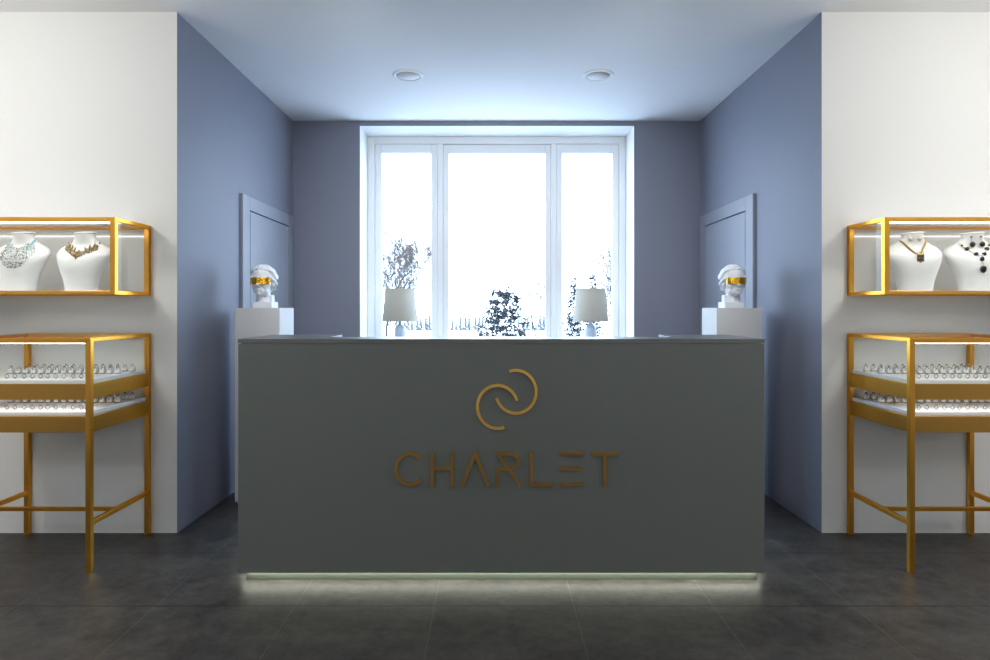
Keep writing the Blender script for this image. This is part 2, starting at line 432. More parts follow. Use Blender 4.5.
K = DY0/644.0
def lp(zx, zy):   # lettering layout on the front panel
    return ((380+zx/3.96-492)*K, 1.283-(350+zy/3.96-308)*K)
def stroke(mb, pts, wd, closed=False, y0=DY0+0.002, y1=DY0-0.008):
    P = [Vector(lp(*p)) for p in pts]; k = len(P); L = []; R = []
    for i in range(k):
        a = P[i]-P[i-1] if i > 0 else P[1]-P[0]
        bb = P[i+1]-P[i] if i < k-1 else P[-1]-P[-2]
        a.normalize(); bb.normalize(); n = Vector((-a.y-bb.y, a.x+bb.x)); n.normalize()
        sc = 1/max(0.35, n.dot(Vector((-a.y, a.x))))
        L.append(P[i]+n*wd/2*sc); R.append(P[i]-n*wd/2*sc)
    vs = []
    for i in range(k): vs += [(L[i].x, y1, L[i].y), (R[i].x, y1, R[i].y), (L[i].x, y0, L[i].y), (R[i].x, y0, R[i].y)]
    fs = []
    for i in range(k-1):
        a = 4*i; b_ = 4*i+4
        fs += [(a, a+1, b_+1, b_), (a, b_, b_+2, a+2), (a+1, a+3, b_+3, b_+1)]
    fs += [(0, 2, 3, 1), (4*k-4, 4*k-3, 4*k-1, 4*k-2)]
    mb.add(vs, fs)
    return mb
def arc(cx, cy, rx, ry, a0, a1, n=40):
    return [(cx+rx*math.cos(math.radians(a0+(a1-a0)*i/n)), cy-ry*math.sin(math.radians(a0+(a1-a0)*i/n))) for i in range(n+1)]
W = 0.0155
letters = [
    [arc(120, 470, 55, 61, 40, 320)],
    [[(207, 403), (207, 540)], [(286, 403), (286, 540)], [(213, 469), (280, 469)]],
    [[(323, 540), (377, 410), (430, 540)]],
    [[(461, 410)] + arc(516, 440, 31, 30, 90, -90, 20) + [(467, 470), (467, 540)], [(470, 414), (557, 540)]],
    [[(599, 403), (599, 532), (683, 532)]],
    [[(714, 410), (806, 410)], [(714, 469), (798, 469)], [(714, 531), (806, 531)]],
    [[(838, 410), (943, 410)], [(890, 414), (890, 540)]],
]
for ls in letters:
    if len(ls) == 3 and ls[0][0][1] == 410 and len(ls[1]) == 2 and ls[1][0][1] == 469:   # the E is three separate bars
        first = dp(stroke(MB(), ls[0], W), 'letter', M['brass_dull'])
        for s_ in ls[1:]: stroke(MB(), s_, W).build('letter_bar', M['brass_dull'], first)
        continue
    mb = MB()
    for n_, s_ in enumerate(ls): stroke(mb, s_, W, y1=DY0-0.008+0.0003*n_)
    dp(mb, 'letter', M['brass_dull'])
dp(stroke(MB(), arc(466, 225, 80, 85, 17, 289, 60), 0.0135), 'emblem_arc', M['emblem'])
dp(stroke(MB(), arc(538, 165, 80, 85, 197, 469, 60), 0.0135), 'emblem_arc', M['emblem'])

# ------------------------------------------------------------------ pedestals and plaster heads
def pedestal(x0, x1, label):
    mb = MB().box(x0, x1, 4.222, 4.522, 0.012, 1.283, 0.0015)
    mb.box(x0+0.012, x1-0.012, 4.234, 4.510, 0, 0.012)
    o = mb.build('display_pedestal', M['pedestal'])
    for v in o.data.vertices: v.co -= Vector(((x0+x1)/2, 4.372, 0))
    o.location = ((x0+x1)/2, 4.372, 0)
    return tag(o, label, 'pedestal', 'white pedestals behind the desk')
pedestal(-1.687, -1.392, 'square white pedestal under the plaster head, at the left wall')
pedestal(1.474, 1.769, 'square white pedestal under the plaster head, at the right wall')

def plaster_head():
    mb = MB()
    E = lambda c, r, rot=None: mb.ell(c, r, 20, 14, rot=rot)
    E((0, .012, .207), (.070, .088, .076)); E((0, -.016, .168), (.060, .068, .074))
    E((0, -.028, .124), (.049, .050, .042)); E((0, -.060, .100), (.020, .019, .017)); E((0, -.060, .128), (.026, .020, .022))
    for s_ in (-1, 1):
        E((s_*.024, -.076, .195), (.024, .012, .007)); E((s_*.029, -.050, .152), (.025, .026, .030))
        E((s_*.025, -.073, .182), (.013, .010, .007)); E((s_*.066, .012, .168), (.010, .019, .028))
        E((s_*.031, -.026, .118), (.018, .036, .026)); E((s_*.016, -.054, .114), (.020, .022, .022))
        E((s_*.008, -.089, .147), (.006, .009, .006))
    mb.tube([(0, -.078, .192), (0, -.088, .170), (0, -.099, .150), (0, -.092, .144)], [.007, .0085, .0105, .006], 10)
    E((0, -.079, .1275), (.021, .0085, .0045)); E((0, -.077, .118), (.017, .0095, .0058))
    mb.tube([(0, .026, .150), (0, .022, .10), (0, .016, .052), (0, .014, .030)], [.046, .044, .046, .048], 20)
    # neck support block
    mb.box(-.045, .062, .004, .060, .038, .088)
    # hair: cap, waves swept from the parting back over the ears, knot
    hc = Vector((0, .020, .202)); hr = Vector((.080, .093, .086))
    E((0, .024, .203), (.077, .088, .082)); E((0, .060, .150), (.056, .046, .056)); E((0, .104, .168), (.034, .026, .034))
    rnd = random.Random(4)
    for s_ in (-1, 1):
        for k in range(9):
            a0 = math.radians(50-15*k); pts = []; rr = []
            for j in range(20):
                u = j/19; be = math.radians(3+(84+6*k*.5)*u); al = a0-math.radians(34)*u**1.2-.05*math.sin(11*u+k)
                q = 1.0+.018*math.sin(15*u+k*1.7)
                pts.append((s_*hr.x*math.sin(be)*q, hc.y-hr.y*math.sin(al)*math.cos(be*.78)*q, hc.z+hr.z*math.cos(al)*math.cos(be)*q))
                rr.append(.0095-.002*u)
            mb.tube(pts, rr, 8)
        for j in range(8):
            E((s_*(.058+.016*min(1, j/3)), -.040+.013*j, .205-.006*j+.004*math.sin(3*j)), (.012, .013, .013))
        for j in range(5):
            E((s_*(.070-.004*j), .030+.010*j, .178-.012*j), (.013, .015, .013))
    return mb
head_src = None
def statue(x, y, label, mir):
    global head_src
    t = thing('plaster_head', label, 'sculpture', (x, y, 1.283), 0, 'plaster heads on the pedestals')
    if head_src is None:
        h = plaster_head().build('head', M['marble'], t)
        m = h.modifiers.new('remesh', 'REMESH'); m.mode = 'VOXEL'; m.voxel_size = 0.0026; m.use_smooth_shade = True
        s_ = h.modifiers.new('smooth', 'SMOOTH'); s_.factor = 0.5; s_.iterations = 6
        head_src = h
    else:
        h = head_src.copy(); C.objects.link(h); h.parent = t
    if mir: h.scale = (-1, 1, 1)
    dxb = -.018 if mir else .018
    MB().box(-.064+dxb, .064+dxb, -.060, .068, 0, .040, .002).build('base_block', M['marble'], t)
    v = MB(); vs = []; fs = []; n = 24
    for i in range(n+1):
        a = math.radians(-66+132*i/n)
        for r_ in (0, .0035):
            for z in (.158, .202):
                vs.append(((.070+r_)*math.sin(a), -.004-(.094+r_)*math.cos(a), z))
    for i in range(n):
        a = 4*i; b_ = a+4
        fs += [(a, a+1, b_+1, b_), (a+2, b_+2, b_+3, a+3), (a, b_, b_+2, a+2), (a+1, a+3, b_+3, b_+1)]
    fs += [(0, 2, 3, 1), (4*n, 4*n+1, 4*n+3, 4*n+2)]
    v.add(vs, fs); vo = v.build('visor', M['visor'], t); vo['label'] = 'gold band over the eyes'
    return t
statue(-1.548, 4.345, 'white plaster head with gold band over its eyes, on the left pedestal', False)
statue(1.632, 4.345, 'white plaster head with gold band over its eyes, on the right pedestal', True)

# ------------------------------------------------------------------ table lamps on the window sill
def lamp(x, y, label):
    z0 = WZ0+0.022
    t = thing('table_lamp', label, 'lamp', (x, y, z0), 0, 'lamps on the window sill')
    zb = 1.160-z0; zt = 1.462-z0
    MB().lathe([(.0005, 0), (.055, 0), (.056, .012), (.038, .024), (.024, .045), (.022, .065), (.038, .115), (.052, .155), (.054, .190), (.049, .218), (.034, .240), (.018, .252), (.015, .258), (.021, .265), (.013, .272), (.011, zb+.02), (.0005, zb+.02)], 32).build('lamp_base', M['ceramic'], t)
    sh = MB().lathe([(.164, zb), (.134, zt), (.1325, zt), (.1625, zb), (.164, zb)], 56)
    so = sh.build('lamp_shade', M['shade'], t)
    MB().torus((0, 0, zb+.003), .1635, .003, 'z', 48).build('shade_trim', M['shade'], so)
    MB().torus((0, 0, zt-.003), .1337, .003, 'z', 48).build('shade_trim', M['shade'], so)
    b_ = MB().tube([(0, 0, zb+.02), (0, 0, zt-.02)], .004)
    for k in range(3):
        a = 2*PI*k/3; b_.tube([(0, 0, zt-.02), (.133*math.cos(a), .133*math.sin(a), zt-.012)], .002, 6)
    b_.build('shade_holder', M['metal'], t)
lamp(-0.853, 5.965, 'table lamp with linen drum shade on window sill, before the left pane')
lamp(0.914, 5.965, 'table lamp with linen drum shade on window sill, before the right pane')

# ------------------------------------------------------------------ jewellery busts
SEC = np.array([  # z, rx, ry, yc
    (0.000, .086, .050, -.030), (0.060, .095, .058, -.030), (0.115, .114, .066, -.028), (0.162, .134, .067, -.020),
    (0.194, .145, .062, -.010), (0.212, .147, .055, .000), (0.229, .139, .048, .005), (0.244, .121, .044, .008),
    (0.257, .098, .042, .009), (0.270, .075, .041, .008), (0.284, .060, .040, .005), (0.298, .054, .040, .002), (0.315, .055, .041, .000)])
def csec(z):
    z = min(max(z, 0), .315); i = int(np.searchsorted(SEC[:, 0], z)); i = max(1, min(i, len(SEC)-1))
    p = [SEC[max(i-2, 0)], SEC[i-1], SEC[i], SEC[min(i+1, len(SEC)-1)]]
    h = p[2][0]-p[1][0]; t = (z-p[1][0])/h
    out = []
    for c in (1, 2, 3):
        m1 = (p[2][c]-p[0][c])/max(1e-6, p[2][0]-p[0][0])*h; m2 = (p[3][c]-p[1][c])/max(1e-6, p[3][0]-p[1][0])*h
        out.append((2*t**3-3*t*t+1)*p[1][c]+(t**3-2*t*t+t)*m1+(-2*t**3+3*t*t)*p[2][c]+(t**3-t*t)*m2)
    return out
def surf(x, z, off=0.0):
    rx, ry, yc = csec(z); q = min(.98, abs(x)/rx)
    return (x, yc-ry*math.sqrt(1-q*q)-off, z)
def bust_mesh():
    mb = MB(); n = 56; Z = [i*.315/66 for i in range(67)]; vs = []
    for z in Z:
        rx, ry, yc = csec(z)
        for i in range(n):
            a = 2*PI*i/n; vs.append((rx*math.cos(a), yc+ry*math.sin(a), z))
    fs = []
    for j in range(66):
        for i in range(n):
            a = j*n+i; b_ = j*n+(i+1) % n; fs.append((a, b_, b_+n, a+n))
    mb.add(vs, fs, 0, True)
    mb.add(vs[:n], [tuple(range(n-1, -1, -1))]); mb.add(vs[-n:], [tuple(range(n))])
    return mb
CZ = 1.372     # floor of the wall cases
bust_parts = None
BG = 'white jewellery busts in the wall showcases'
def jbust(x, label):
    global bust_parts
    t = thing('jewellery_bust', label, 'display bust', (x, 3.520, CZ), (-.12 if x > 0 else 0), BG)
    if bust_parts is None:
        a = bust_mesh().build('torso', M['bust'], t)
        c = MB()
        n = 40; vs = [];
        for (s_, z) in ((1.0, .3140), (1.05, .3160), (1.06, .3190), (1.03, .3215), (.90, .3225), (.02, .3230)):
            for i in range(n):
                q = 2*PI*i/n; vs.append((.056*s_*math.cos(q), .041*s_*math.sin(q), z+.0035*math.cos(q)))
        c.add(vs, [(j*n+i, j*n+(i+1) % n, (j+1)*n+(i+1) % n, (j+1)*n+i) for j in range(5) for i in range(n)], 0, True)
        bust_parts = [a, c.build('neck_cap', M['bust'], t)]
    else:
        for p in bust_parts:
            c = p.copy(); C.objects.link(c); c.parent = t
    return t
BX = [-2.558, -2.222, 2.296, 2.624]
jbust(BX[0], 'white jewellery bust wearing the crystal bib necklace, leftmost')
jbust(BX[1], 'white jewellery bust wearing the ornate gold collar, left showcase')
jbust(BX[2], 'white jewellery bust wearing the gold rope chain, right showcase')
jbust(BX[3], 'white jewellery bust wearing the black stone necklace, rightmost')
def jthing(name, label, cat, i, group=None): return thing(name, label, cat, (BX[i], 3.520, CZ), (-.12 if BX[i] > 0 else 0), group)

# crystal bib necklace
t = jthing('bib_necklace', 'wide silver crystal bib necklace with turquoise ribbon on leftmost bust', 'necklace', 0)
rnd = random.Random(2); mb = MB(); mb2 = MB()
for row in range(12):
    dep = .232-.0095*row; hw = .052+.0032*row
    n = 19+row
    for i in range(n):
        u = -1+2*i/(n-1); x = hw*u*1.05+rnd.gauss(0, .0012); z = dep+(.050+.003*row)*abs(u)**2.2+rnd.gauss(0, .0016)
        if z > .262: continue
        p = surf(x, z, .003); s_ = rnd.uniform(.0026, .0046)
        (mb if rnd.random() < .66 else mb2).ell(p, (s_, s_*.8, s_*rnd.uniform(.8, 1.5)), 8, 6)
tag(mb.build('crystals', M['crystal'], t), kind='stuff'); tag(mb2.build('grey_crystals', M['crystal2'], t), kind='stuff')
for s_ in (-1, 1):
    r = MB(); k = 12; vs = []
    for i in range(k+1):
        u = i/k; x = s_*(.066-.020*u) ; z = .285-.080*u
        for dx in (-.0055, .0055): vs.append(surf(x+dx*.9, z+dx*s_*.5, .004))
    r.add(vs, [(2*i, 2*i+1, 2*i+3, 2*i+2) for i in range(k)], 0, True)
    o = r.build('ribbon', M['turquoise'], t); o['label'] = 'turquoise ribbon'
    m = o.modifiers.new('t', 'SOLIDIFY'); m.thickness = .001

# ornate gold collar
t = jthing('gold_collar', 'ornate antique gold collar necklace with red stones on left showcase bust', 'necklace', 1)
mb = MB(); mb3 = MB()
def gst(p, r_): MB().ell(p, r_, 8, 6).build('red_stone', M['red'], t)
def vpt(u): return .010+.072*u, .196+.042*u**1.1
for s_ in (-1, 1):
    for k in range(7):
        u = k/6; x, z = vpt(u)
        for lay in range(2):
            p = surf(s_*(x-.003*lay), z-.006+lay*.0145, .003)
            (mb if (k+lay) % 2 else mb3).torus(p, .0062+.001*math.sin(k*2+lay), .0024, 'y', 12, 5)
            if (k+lay) % 2: mb.ell((p[0]+s_*.003, p[1]-.001, p[2]), (.0022, .002, .0055), 8, 6, rot=Matrix.Rotation(s_*(.6+.4*lay), 3, 'Y'))
        if k in (1, 3, 5): gst(surf(s_*x, z, .006), (.0030, .003, .0034))
    for u, dz, ang, L in ((.25, .024, -.3, .012), (.50, .026, .2, .013), (.78, .022, .5, .012), (1.0, .024, .6, .010), (.62, -.012, .9, .009), (1.0, -.012, .4, .007)):
        x, z = vpt(u); mb.ell(surf(s_*x, z+dz, .003), (.0044, .002, L), 8, 6, rot=Matrix.Rotation(s_*ang, 3, 'Y'))
    MB().tube([surf(s_*(.068-.002*i), .250+.007*i, .003) for i in range(5)], .0014, 6).build('chain', M['oldgold'], t)
mb.ell(surf(0, .216, .005), (.0075, .004, .009), 12, 8)
gst(surf(0, .203, .008), (.0046, .004, .0044))
mb.torus(surf(0, .190, .005), .0085, .003, 'y', 16, 6); mb.ell(surf(0, .190, .005), (.006, .003, .006), 12, 8)
mb3.ell(surf(0, .178, .004), (.0032, .003, .008), 8, 6)
mb.build('filigree', M['oldgold'], t); mb3.build('dark_filigree', M['darkgold'], t)

# rope chain with square pendant, two studs
t = jthing('rope_necklace', 'gold rope necklace with square smoky pendant on right showcase bust', 'necklace', 2)
for s_ in (-1, 1):
    mb = MB()
    for k in range(26):
        u = k/25; x = .012+.052*u**1.02; z = .203+.074*u**1.1
        mb.ell(surf(s_*x, z, .003), (.0062, .0046, .0036), 8, 6, rot=Matrix.Rotation(s_*.9, 3, 'Y'))
    mb.build('rope_chain', M['darkgold'] if False else M['oldgold'], t)
pd = MB(); p = surf(0, .178, .006)
pd.box(-.0175, .0175, p[1]-.003, p[1]+.004, .158, .200, .003); pd.ell((0, p[1], .156), (.008, .004, .006), 10, 6)
for s_ in (-1, 1): pd.torus((s_*.010, p[1], .205), .0055, .0018, 'y', 12, 5)
po_ = pd.build('pendant', M['oldgold'], t)
for i in range(2):
    for j in range(2): MB().box(-.0148+.0153*i, -.0005+.0153*i, p[1]-.008, p[1]-.002, .161+.019*j, .178+.019*j, .003).build('stone', M['brown'], po_)
EG = 'pearl studs on the right showcase bust'
for s_, wd in ((-1, 'left'), (1, 'right')):
    p = surf(s_*.0225, .288, .003)
    e = thing('stud_earring', wd + ' pearl stud earring pinned above the gold rope necklace', 'earring', (BX[2]+p[0]*.993+p[1]*.12, 3.52+p[1]*.993-p[0]*.12, CZ+.286), -.12, EG)
    MB().ell((0, 0, 0), (.0100, .006, .0115), 14, 10).build('pearl', M['pearl'], e)
    MB().torus((0, .001, .001), .0098, .0018, 'y', 16, 5, sz=1.2).build('setting', M['oldgold'], e)

# black stone necklace and drop earrings
t = jthing('onyx_necklace', 'silver necklace of black oval stones with long drop on rightmost bust', 'necklace', 3)
def stone(x, z, a, b_):
    p = surf(x, z, .006)
    o = MB().torus((p[0], p[1]+.002, p[2]), 1, .0018, 'y', 18, 5, sx=a*1.08, sz=b_*1.08).build('stone_setting', M['silver'], t)
    MB().ell(p, (a, .006, b_), 14, 10).build('black_stone', M['black'], o)
for s_ in (-1, 1):
    ch = MB()
    pts = [(.006, .192), (.020, .200), (.038, .216), (.055, .232), (.067, .248), (.074, .262)]
    for i in range(34):
        u = i/33*5; k = int(min(4, u)); f_ = u-k
        x = pts[k][0]*(1-f_)+pts[k+1][0]*f_; z = pts[k][1]*(1-f_)+pts[k+1][1]*f_
        ch.ell(surf(s_*x, z, .003), (.0038, .0030, .0038), 8, 6)
    ch.build('chain', M['pearl'], t)
    stone(s_*.020, .200, .0105, .0098); stone(s_*.050, .230, .0108, .0100); stone(s_*.068, .251, .0048, .0048)
stone(0, .172, .0098, .0120); MB().tube([surf(0, .160, .004), surf(0, .134, .004)], .0046, 8).build('link', M['pearl'], t); stone(0, .117, .0150, .0180)
for s_, wd in ((-1, 'left'), (1, 'right')):
    p = surf(s_*.024, .294, .003)
    e = thing('drop_earring', wd + ' black stone drop earring pinned above the black stone necklace', 'earring', (BX[3]+p[0]*.993+p[1]*.12, 3.52+p[1]*.993-p[0]*.12, CZ+.296), -.12, 'black drop earrings on the rightmost bust')
    MB().ell((0, 0, 0), (.0060, .004, .004), 10, 8).build('top_stone', M['black'], e)
    MB().tube([(0, .001, -.002), (0, -.006, -.026)], .0024, 8).build('link', M['pearl'], e)
    MB().ell((0, -.012, -.041), (.0135, .008, .0145), 14, 10).build('drop_stone', M['black'], e)
    MB().torus((0, -.010, -.041), 1, .002, 'y', 18, 5, sx=.0145, sz=.0155).build('rim', M['pearl'], e)

# ------------------------------------------------------------------ wall-hung glass showcases
def wall_case(xi, sg, seam, label):
    # xi: inner edge; the case runs away from the alcove (sg = -1 to the left)
    B = .0265; wdt = 1.34; x2 = xi+sg*wdt; y0, y1, z0, z1 = 3.320, YF, 1.353, 1.752
    t = thing('wall_showcase', label, 'showcase', ((xi+x2)/2, (y0+y1)/2, z0), 0, 'wall showcases')
    off = Vector(t.location)
    def P(mb, name, m, par=None):
        for i, v in enumerate(mb.v): mb.v[i] = tuple(Vector(v)-off)
        return mb.build(name, m, par or t)
    a, b_ = sorted((xi, x2)); bv = .0012
    f = MB()
    for y in (y0, y1-B):
        for x in (a, b_-B): f.box(x, x+B, y, y+B, z0, z1, bv)
        for z in (z0, z1-B): f.box(a+B, b_-B, y, y+B, z, z+B*.72 if z == z0 else z+B, bv) if z == z0 else f.box(a+B, b_-B, y, y+B, z+B*.25, z+B, bv)
    for x in (a, b_-B):
        f.box(x, x+B, y0+B, y1-B, z0, z0+B*.72, bv); f.box(x, x+B, y0+B, y1-B, z1-B*.75, z1, bv)
    P(f, 'brass_frame', M['brass'])
    P(MB().box(a+B*.5, b_-B*.5, y0+B*.5, y1-B*.5, CZ-.008, CZ-.0005), 'bottom_panel', M['tray'])
    P(MB().box(a+B, b_-B, y0+B, y1-B*.6, z1-.008, z1-.002), 'top_panel', M['tray'])
    P(MB().box(a+B, b_-B, y0+B+.001, y0+.175, z1-.0115, z1-.0085), 'light_strip', M['led'])
    P(MB().box(a+.004, b_-.004, y1-.009, y1-.006, 1.6895, 1.6912), 'emissive_line', M['led'])  # thin bright line along the back, drawn as an emissive bar
    g = .003
    for p0, p1 in sorted([sorted((xi+sg*B, seam-(-sg)*.001)), sorted((seam+sg*.002, x2-sg*B))]):
        P(MB().box(p0, p1, y0+.010, y0+.014, z0+B*.7, z1-B*.72), 'front_pane', M['glass'])
    xs = xi+sg*.012
    P(MB().box(min(xs, xs+sg*.004), max(xs, xs+sg*.004), y0+B, y1-B, z0+B*.7, z1-B*.72), 'side_pane', M['glass'])
wall_case(-1.944, -1, -2.307, 'brass framed glass wall showcase with two jewellery busts, left wall')
wall_case(2.024, 1, 2.383, 'brass framed glass wall showcase with two jewellery busts, right wall')

# ------------------------------------------------------------------ standing ring showcases
UZ, LZ = .9335, .7785      # tray tops
TY0, TY1 = 3.115, 3.668
def table(xi, sg, label):
    B = .0255; wdt = .707; x2 = xi+sg*wdt; a, b_ = sorted((xi, x2)); ZT = 1.138
    t = thing('standing_showcase', label, 'showcase', ((a+b_)/2, (TY0+TY1)/2, 0), 0, 'standing ring showcases')
    off = Vector(t.location); bv = .0012
    def P(mb, name, m, par=None):
        for i, v in enumerate(mb.v): mb.v[i] = tuple(Vector(v)-off)
        return mb.build(name, m, par or t)
    for x in (a, b_-B):
        for y in (TY0, TY1-B): P(MB().box(x, x+B, y, y+B, 0, ZT, bv), 'leg', M['brass'])
    f = MB()
    for y in (TY0, TY1-B): f.box(a+B, b_-B, y, y+B, ZT-B, ZT, bv)
    for x in (a, b_-B): f.box(x, x+B, TY0+B, TY1-B, ZT-B*.7, ZT, bv)
    P(f, 'top_frame', M['brass'])
    for z0, z1 in ((.839, .915), (.680, .757)):
        f = MB()
        f.box(a+B, b_-B, TY0+.001, TY0+.016, z0, z1, bv); f.box(a+B, b_-B, TY1-.016, TY1-.001, z0, z1, bv)
        for x in (a+.001, b_-.016): f.box(x, x+.015, TY0+B, TY1-B, z0, z1, bv)
        P(f, 'brass_band', M['brassd'])
    for x in (a+.002, b_-B+.002):
        P(MB().box(x, x+.021, TY0+B, TY1-B, .224, .247, bv), 'stretcher', M['brass'])
    P(MB().box(a+.023, b_-.023, 3.342, 3.362, .228, .247, bv), 'stretcher', M['brass'])
    for z in (UZ, LZ):
        tr_ = MB().box(a+.016, b_-.016, TY0+.016, TY1-.018, z-.020, z, .003)
        tr_.box(a+.020, b_-.020, TY0+.020, TY1-.022, z-.045, z-.020)
        P(tr_, 'tray', M['tray'])
    P(MB().box(a+B, b_-B, TY0+.018, TY0+.025, ZT-B-.0022, ZT-B-.0003), 'light_strip', M['ledt2'])
    P(MB().box(a+B, b_-B, TY0+.020, TY0+.050, .8370, .8385), 'light_strip', M['leds'])
    P(MB().box(a+.010, b_-.010, TY0+.010, TY1-.010, ZT+.0005, ZT+.0055), 'top_pane', M['glass'])
    P(MB().box(a+B, b_-B, TY0+.010, TY0+.014, .915, ZT-B), 'front_pane', M['glass'])
    xs = xi+sg*.010; P(MB().box(min(xs, xs+sg*.004), max(xs, xs+sg*.004), TY0+B, TY1-B, .915, ZT-B*.7), 'side_pane', M['glass'])
table(-1.942, -1, 'brass standing showcase with two white trays of rings, left wall')
table(2.022, 1, 'brass standing showcase with two white trays of rings, right wall')

# rings: a front row of plain hoops, two rows of ring blocks behind
ORD = ['first', 'second', 'third', 'fourth', 'fifth', 'sixth', 'seventh', 'eighth', 'ninth', 'tenth', 'eleventh', 'twelfth', 'thirteenth', 'fourteenth', 'fifteenth']
hoop_m = {}
def hoop_proto(m):
    mb = MB(); mb.torus((0, 0, .0105), .0092, .0013, 'y', 20, 6); mb.ell((0, 0, .0205), (.0022, .0022, .0018), 8, 6)
    mb.box(-.004, .004, -.0025, .0025, -.0006, .0014); return mb.build('hoop_ring', m)
hoops = [hoop_proto(M['steel'])]
def block_proto():
    # slotted block: gold foot, white body, split cushion prongs
    r = thing('ring_block', '', 'ring holder')
    MB().box(-.0125, .0125, -.011, .011, 0, .0045, .0008).build('foot', M['oldgold'], r)
    b = MB(); b.box(-.0115, .0115, -.010, .010, .0045, .0170, .0012)
    b.box(-.0115, -.0045, -.010, .010, .0170, .0240, .0012); b.box(.0045, .0115, -.010, .010, .0170, .0240, .0012)
    b.build('cushion', M['tray'], r)
    return r
block = block_proto(); block_kids = children(block)
def gem_proto(band, gem, k):
    r = thing('gem_ring', '', 'ring')
    b = MB()
    b.torus((0, 0, .0095), .0085, .0014, 'y', 18, 6)
    b.build('band', band, r)
    g = MB()
    if k == 0: g.ell((0, 0, .0205), (.0036, .0036, .0034), 10, 6)
    elif k == 1: g.ell((-.003, 0, .0200), (.0022, .0024, .003), 8, 6); g.ell((.003, 0, .0200), (.0022, .0024, .003), 8, 6)
    else: g.box(-.0035, .0035, -.003, .003, .0185, .0235, .001)
    g.build('gemstone', gem, r)
    return r
gems = [gem_proto(M['steel'], M['black'], 1), gem_proto(M['oldgold'], M['crystal'], 0), gem_proto(M['steel'], M['brown'], 2), gem_proto(M['oldgold'], M['black'], 1)]
gem_kids = [children(g) for g in gems]
gem_words = ['dark silver ring with twin black stones', 'gold ring with round crystal', 'dark silver ring with square brown stone', 'gold ring with twin black stones']
rnd = random.Random(11)
used = set()
def place(i, root, kids, loc, label, group):
    if i not in used:
        used.add(i); root.location = loc; root['label'] = label; root['group'] = group; return root
    return dup(root, loc, label, group, kids)
NCOL = {-1: 11, 1: 11}
for xi, sg, side in ((-1.942, -1, 'left'), (2.022, 1, 'right')):
    for z, tray in ((UZ, 'upper'), (LZ, 'lower')):
        for c in range(15):
            x = xi+sg*(.058+.0405*c+(.006 if (c//3) % 2 else 0))
            where = f'{ORD[c]} from the inner end, {tray} tray, {side} showcase'
            if c < 11:
              h = place(('h', 0), hoops[0], [], (x, 3.200, z+.0006), f'thin hoop ring in front row, {where}', f'hoop rings on the {tray} tray, {side} showcase')
              h['category'] = 'ring'
            for rown, (yy, dx) in enumerate(((3.435, .008), (3.555, -.004))):
                rw = ('middle row', 'back row')[rown]
                xx = xi+sg*(.047+.0405*c)+sg*dx
                bl = place(('b', 0), block, block_kids, (xx, yy, z), f'white ring block, {rw}, {where}', f'ring blocks on the {tray} tray, {side} showcase')
                k = rnd.randrange(4)
                place(('g', k), gems[k], gem_kids[k], (xx, yy, z+.0172), f'{gem_words[k].split(" with ")[0]} in {rw}, {where}', f'stone rings on the {tray} tray, {side} showcase')

# ------------------------------------------------------------------ outside: snow field and winter trees
g = MB(); xs = [-260+20*i for i in range(27)]; ys = [6.5, 15, 25, 35, 45, 60, 80, 100, 120, 160, 220, 320, 520, 900]
def gz(y): 
    u = min(1, max(0, (y-45)/75)); return -0.3-8.5*(u*u*(3-2*u))
vs = [(x, y, gz(y)) for y in ys for x in xs]; n = len(xs)
g.add(vs, [(j*n+i, j*n+i+1, (j+1)*n+i+1, (j+1)*n+i) for j in range(len(ys)-1) for i in range(n-1)], 0, True)
struct(g.build('ground', M['ground']))

def tuft(mb, c, s_, rnd, mi=0):
    R = Matrix.Rotation(rnd.uniform(0, 6.3), 3, 'Z') @ Matrix.Rotation(rnd.uniform(-.9, .9), 3, 'X')
    pts = [R @ Vector(p)*s_ for p in ((1, 0, -.2), (-.5, .8, .1), (-.6, -.8, 0), (0, 0, .7), (.1, .1, -.5))]
    mb.add([Vector(c)+p for p in pts], [(0, 1, 3), (1, 2, 3), (2, 0, 3), (1, 0, 4), (2, 1, 4), (0, 2, 4)], mi)
def conifer(x, y, h, rad, seed, label, group, leafm, nt_=900, ts=.05, snowfrac=.55, round_=False, clump=0):
    rnd = random.Random(seed); z0 = gz(y)
    t = thing('winter_spruce' if not round_ else 'snowy_pine', label, 'tree', (x, y, z0), 0, group)
    MB().tube([(0, 0, 0), (.02*h*.2, 0, h*.5), (0, 0, h*.98)], [h*.018+.01, h*.012+.006, .004], 8).build('trunk', M['bark'], t)
    lf = MB(); sn = MB()
    centres = []
    if clump:
        for _ in range(clump):
            zz = rnd.uniform(.12, 1); a = rnd.uniform(0, 6.28)
            R = rad*math.sqrt(max(0, 1-((zz-.40)/.62)**2)) if round_ else rad*(1-zz)
            R *= rnd.uniform(.35, 1); centres.append((R*math.cos(a), R*math.sin(a), zz*h))
    for i in range(nt_):
        if clump:
            c = rnd.choice(centres); s_ = rnd.gauss(0, ts*1.3), rnd.gauss(0, ts*1.3), rnd.gauss(0, ts*1.1)
            p = (c[0]+s_[0], c[1]+s_[1], c[2]+s_[2])
        else:
            zz = rnd.random()**.85*.97+.03; lay = math.floor(zz*14)/14
            R = rad*(1-lay)**.85*rnd.uniform(.1, 1)*(1-.5*(zz*14 % 1)); a = rnd.uniform(0, 6.28)
            p = (R*math.cos(a), R*math.sin(a), zz*h)
        tuft(lf, p, ts*rnd.uniform(.5, 1.1), rnd)
        if rnd.random() < snowfrac:
            tuft(sn, (p[0]+rnd.gauss(0, ts), p[1]-ts*.7, p[2]+ts*.7), ts*rnd.uniform(1.0, 1.9), rnd)
    lf.build('foliage', leafm, t); sn.build('snow_cover', M['snow'], t)
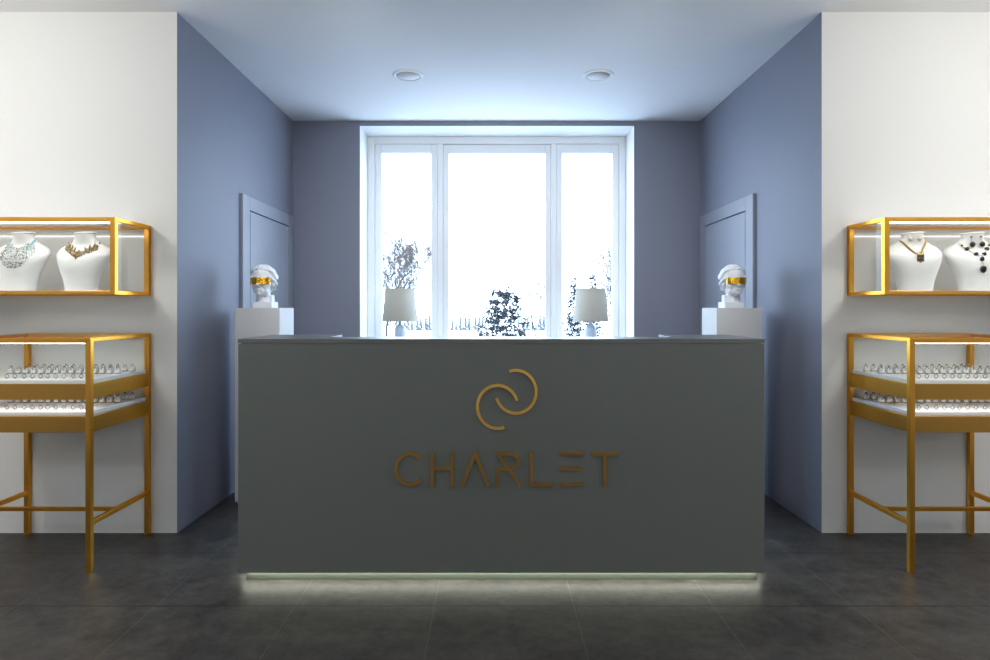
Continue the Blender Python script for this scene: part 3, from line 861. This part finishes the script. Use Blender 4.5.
def birch(x, y, h, spread, seed, label, group, depth=6, lean=.0):
    rnd = random.Random(seed); z0 = gz(y)
    t = thing('bare_tree', label, 'tree', (x, y, z0), 0, group)
    tr_ = MB(); tw = MB()
    def grow(p, d, L, r, k):
        pts = [p]; q = Vector(p); dd = Vector(d)
        for i in range(3):
            dd = (dd+Vector((rnd.gauss(0, .12), rnd.gauss(0, .12), rnd.gauss(0, .08)))).normalized(); q = q+dd*L/3; pts.append(q.copy())
        (tr_ if k < 3 else tw).tube(pts, [r, r*.88, r*.76, r*.62], 4 if k > 1 else 7, cap=False)
        if k >= depth: return
        for j in range(3 if k > 0 else 8):
            b0 = pts[-1] if j < 2 else pts[rnd.choice((1, 2))]
            if k == 0: b0 = pts[1].lerp(pts[3], j/7.0)
            a = rnd.uniform(0, 6.28); e = spread*rnd.uniform(.5, 1.2)
            nd = (dd+Vector((math.cos(a)*e, math.sin(a)*e, rnd.uniform(.05, .45)))).normalized()
            grow(b0, nd, L*rnd.uniform(.58, .78), max(r*.60, .0058), k+1)
    grow(Vector((0, 0, 0)), Vector((lean, 0, 1)).normalized(), h*.46, h*.012, 0)
    tr_.build('trunk', M['bark'], t); tw.build('twigs', M['twig'], t)
def ox(px, y): return (px-492)*y/644.0
TG = 'winter trees outside the window'
birch(ox(386, 30), 30, 4.7, .66, 3, 'bare frosted tree beyond the left pane, behind the lamp', TG, 7)
birch(ox(395, 36), 36, 4.0, .7, 8, 'smaller bare frosted tree beyond the left pane, further right', TG, 6)
conifer(ox(503, 20), 20, 2.12, .74, 5, 'rounded dark pine loaded with snow beyond the centre pane', TG, M['needles'], 4200, .058, .10, True, 120)
birch(ox(536, 34), 34, 2.9, .7, 12, 'low bare frosted tree right of the snowy pine', TG, 5)
conifer(ox(574, 30), 30, 3.55, .62, 21, 'slim snowy spruce beyond the right pane, left of the lamp', TG, M['needles2'], 5200, .060, .08)
conifer(ox(592.5, 32), 32, 3.8, .70, 22, 'slim snowy spruce beyond the right pane, above the lamp shade', TG, M['needles2'], 5200, .060, .08)
birch(ox(611, 30), 30, 4.1, .55, 31, 'tall brownish bare tree at right edge of right pane', TG, 6)
birch(ox(603, 54), 48, 3.9, .6, 33, 'brownish bare tree behind the spruce, beyond the right pane', TG, 5)
birch(ox(565, 42), 42, 3.0, .6, 35, 'low brownish bare tree at left edge of right pane', TG, 5)
rnd = random.Random(77); far = None
for i in range(34):
    px = 404+i*4.4+rnd.uniform(-1, 1); y = 128+(i*3 % 5)*13; h = rnd.uniform(6.6, 8.2) - (1.2 if 430 < px < 448 else 0)
    t = thing('distant_spruce', 'haze-tinted frosted spruce in the distant tree line below the horizon', 'tree', (ox(px, y), y, gz(y)), 0, 'distant frosted tree line')
    if far is None:
        lf = MB(); r2 = random.Random(5)
        for k in range(320):
            zz = r2.random()**1.2; R = .26*(1-zz)*r2.uniform(.2, 1); a = r2.uniform(0, 6.28); tuft(lf, (R*math.cos(a), R*math.sin(a), zz), .035*r2.uniform(.6, 1.3), r2)
        far = [lf.build('foliage', M['frosted'], t), MB().tube([(0, 0, 0), (0, 0, .9)], [.02, .005], 6).build('trunk', M['bark'], t)]
    else:
        for p in far:
            c = p.copy(); C.objects.link(c); c.parent = t
    t.scale = (h, h, h)
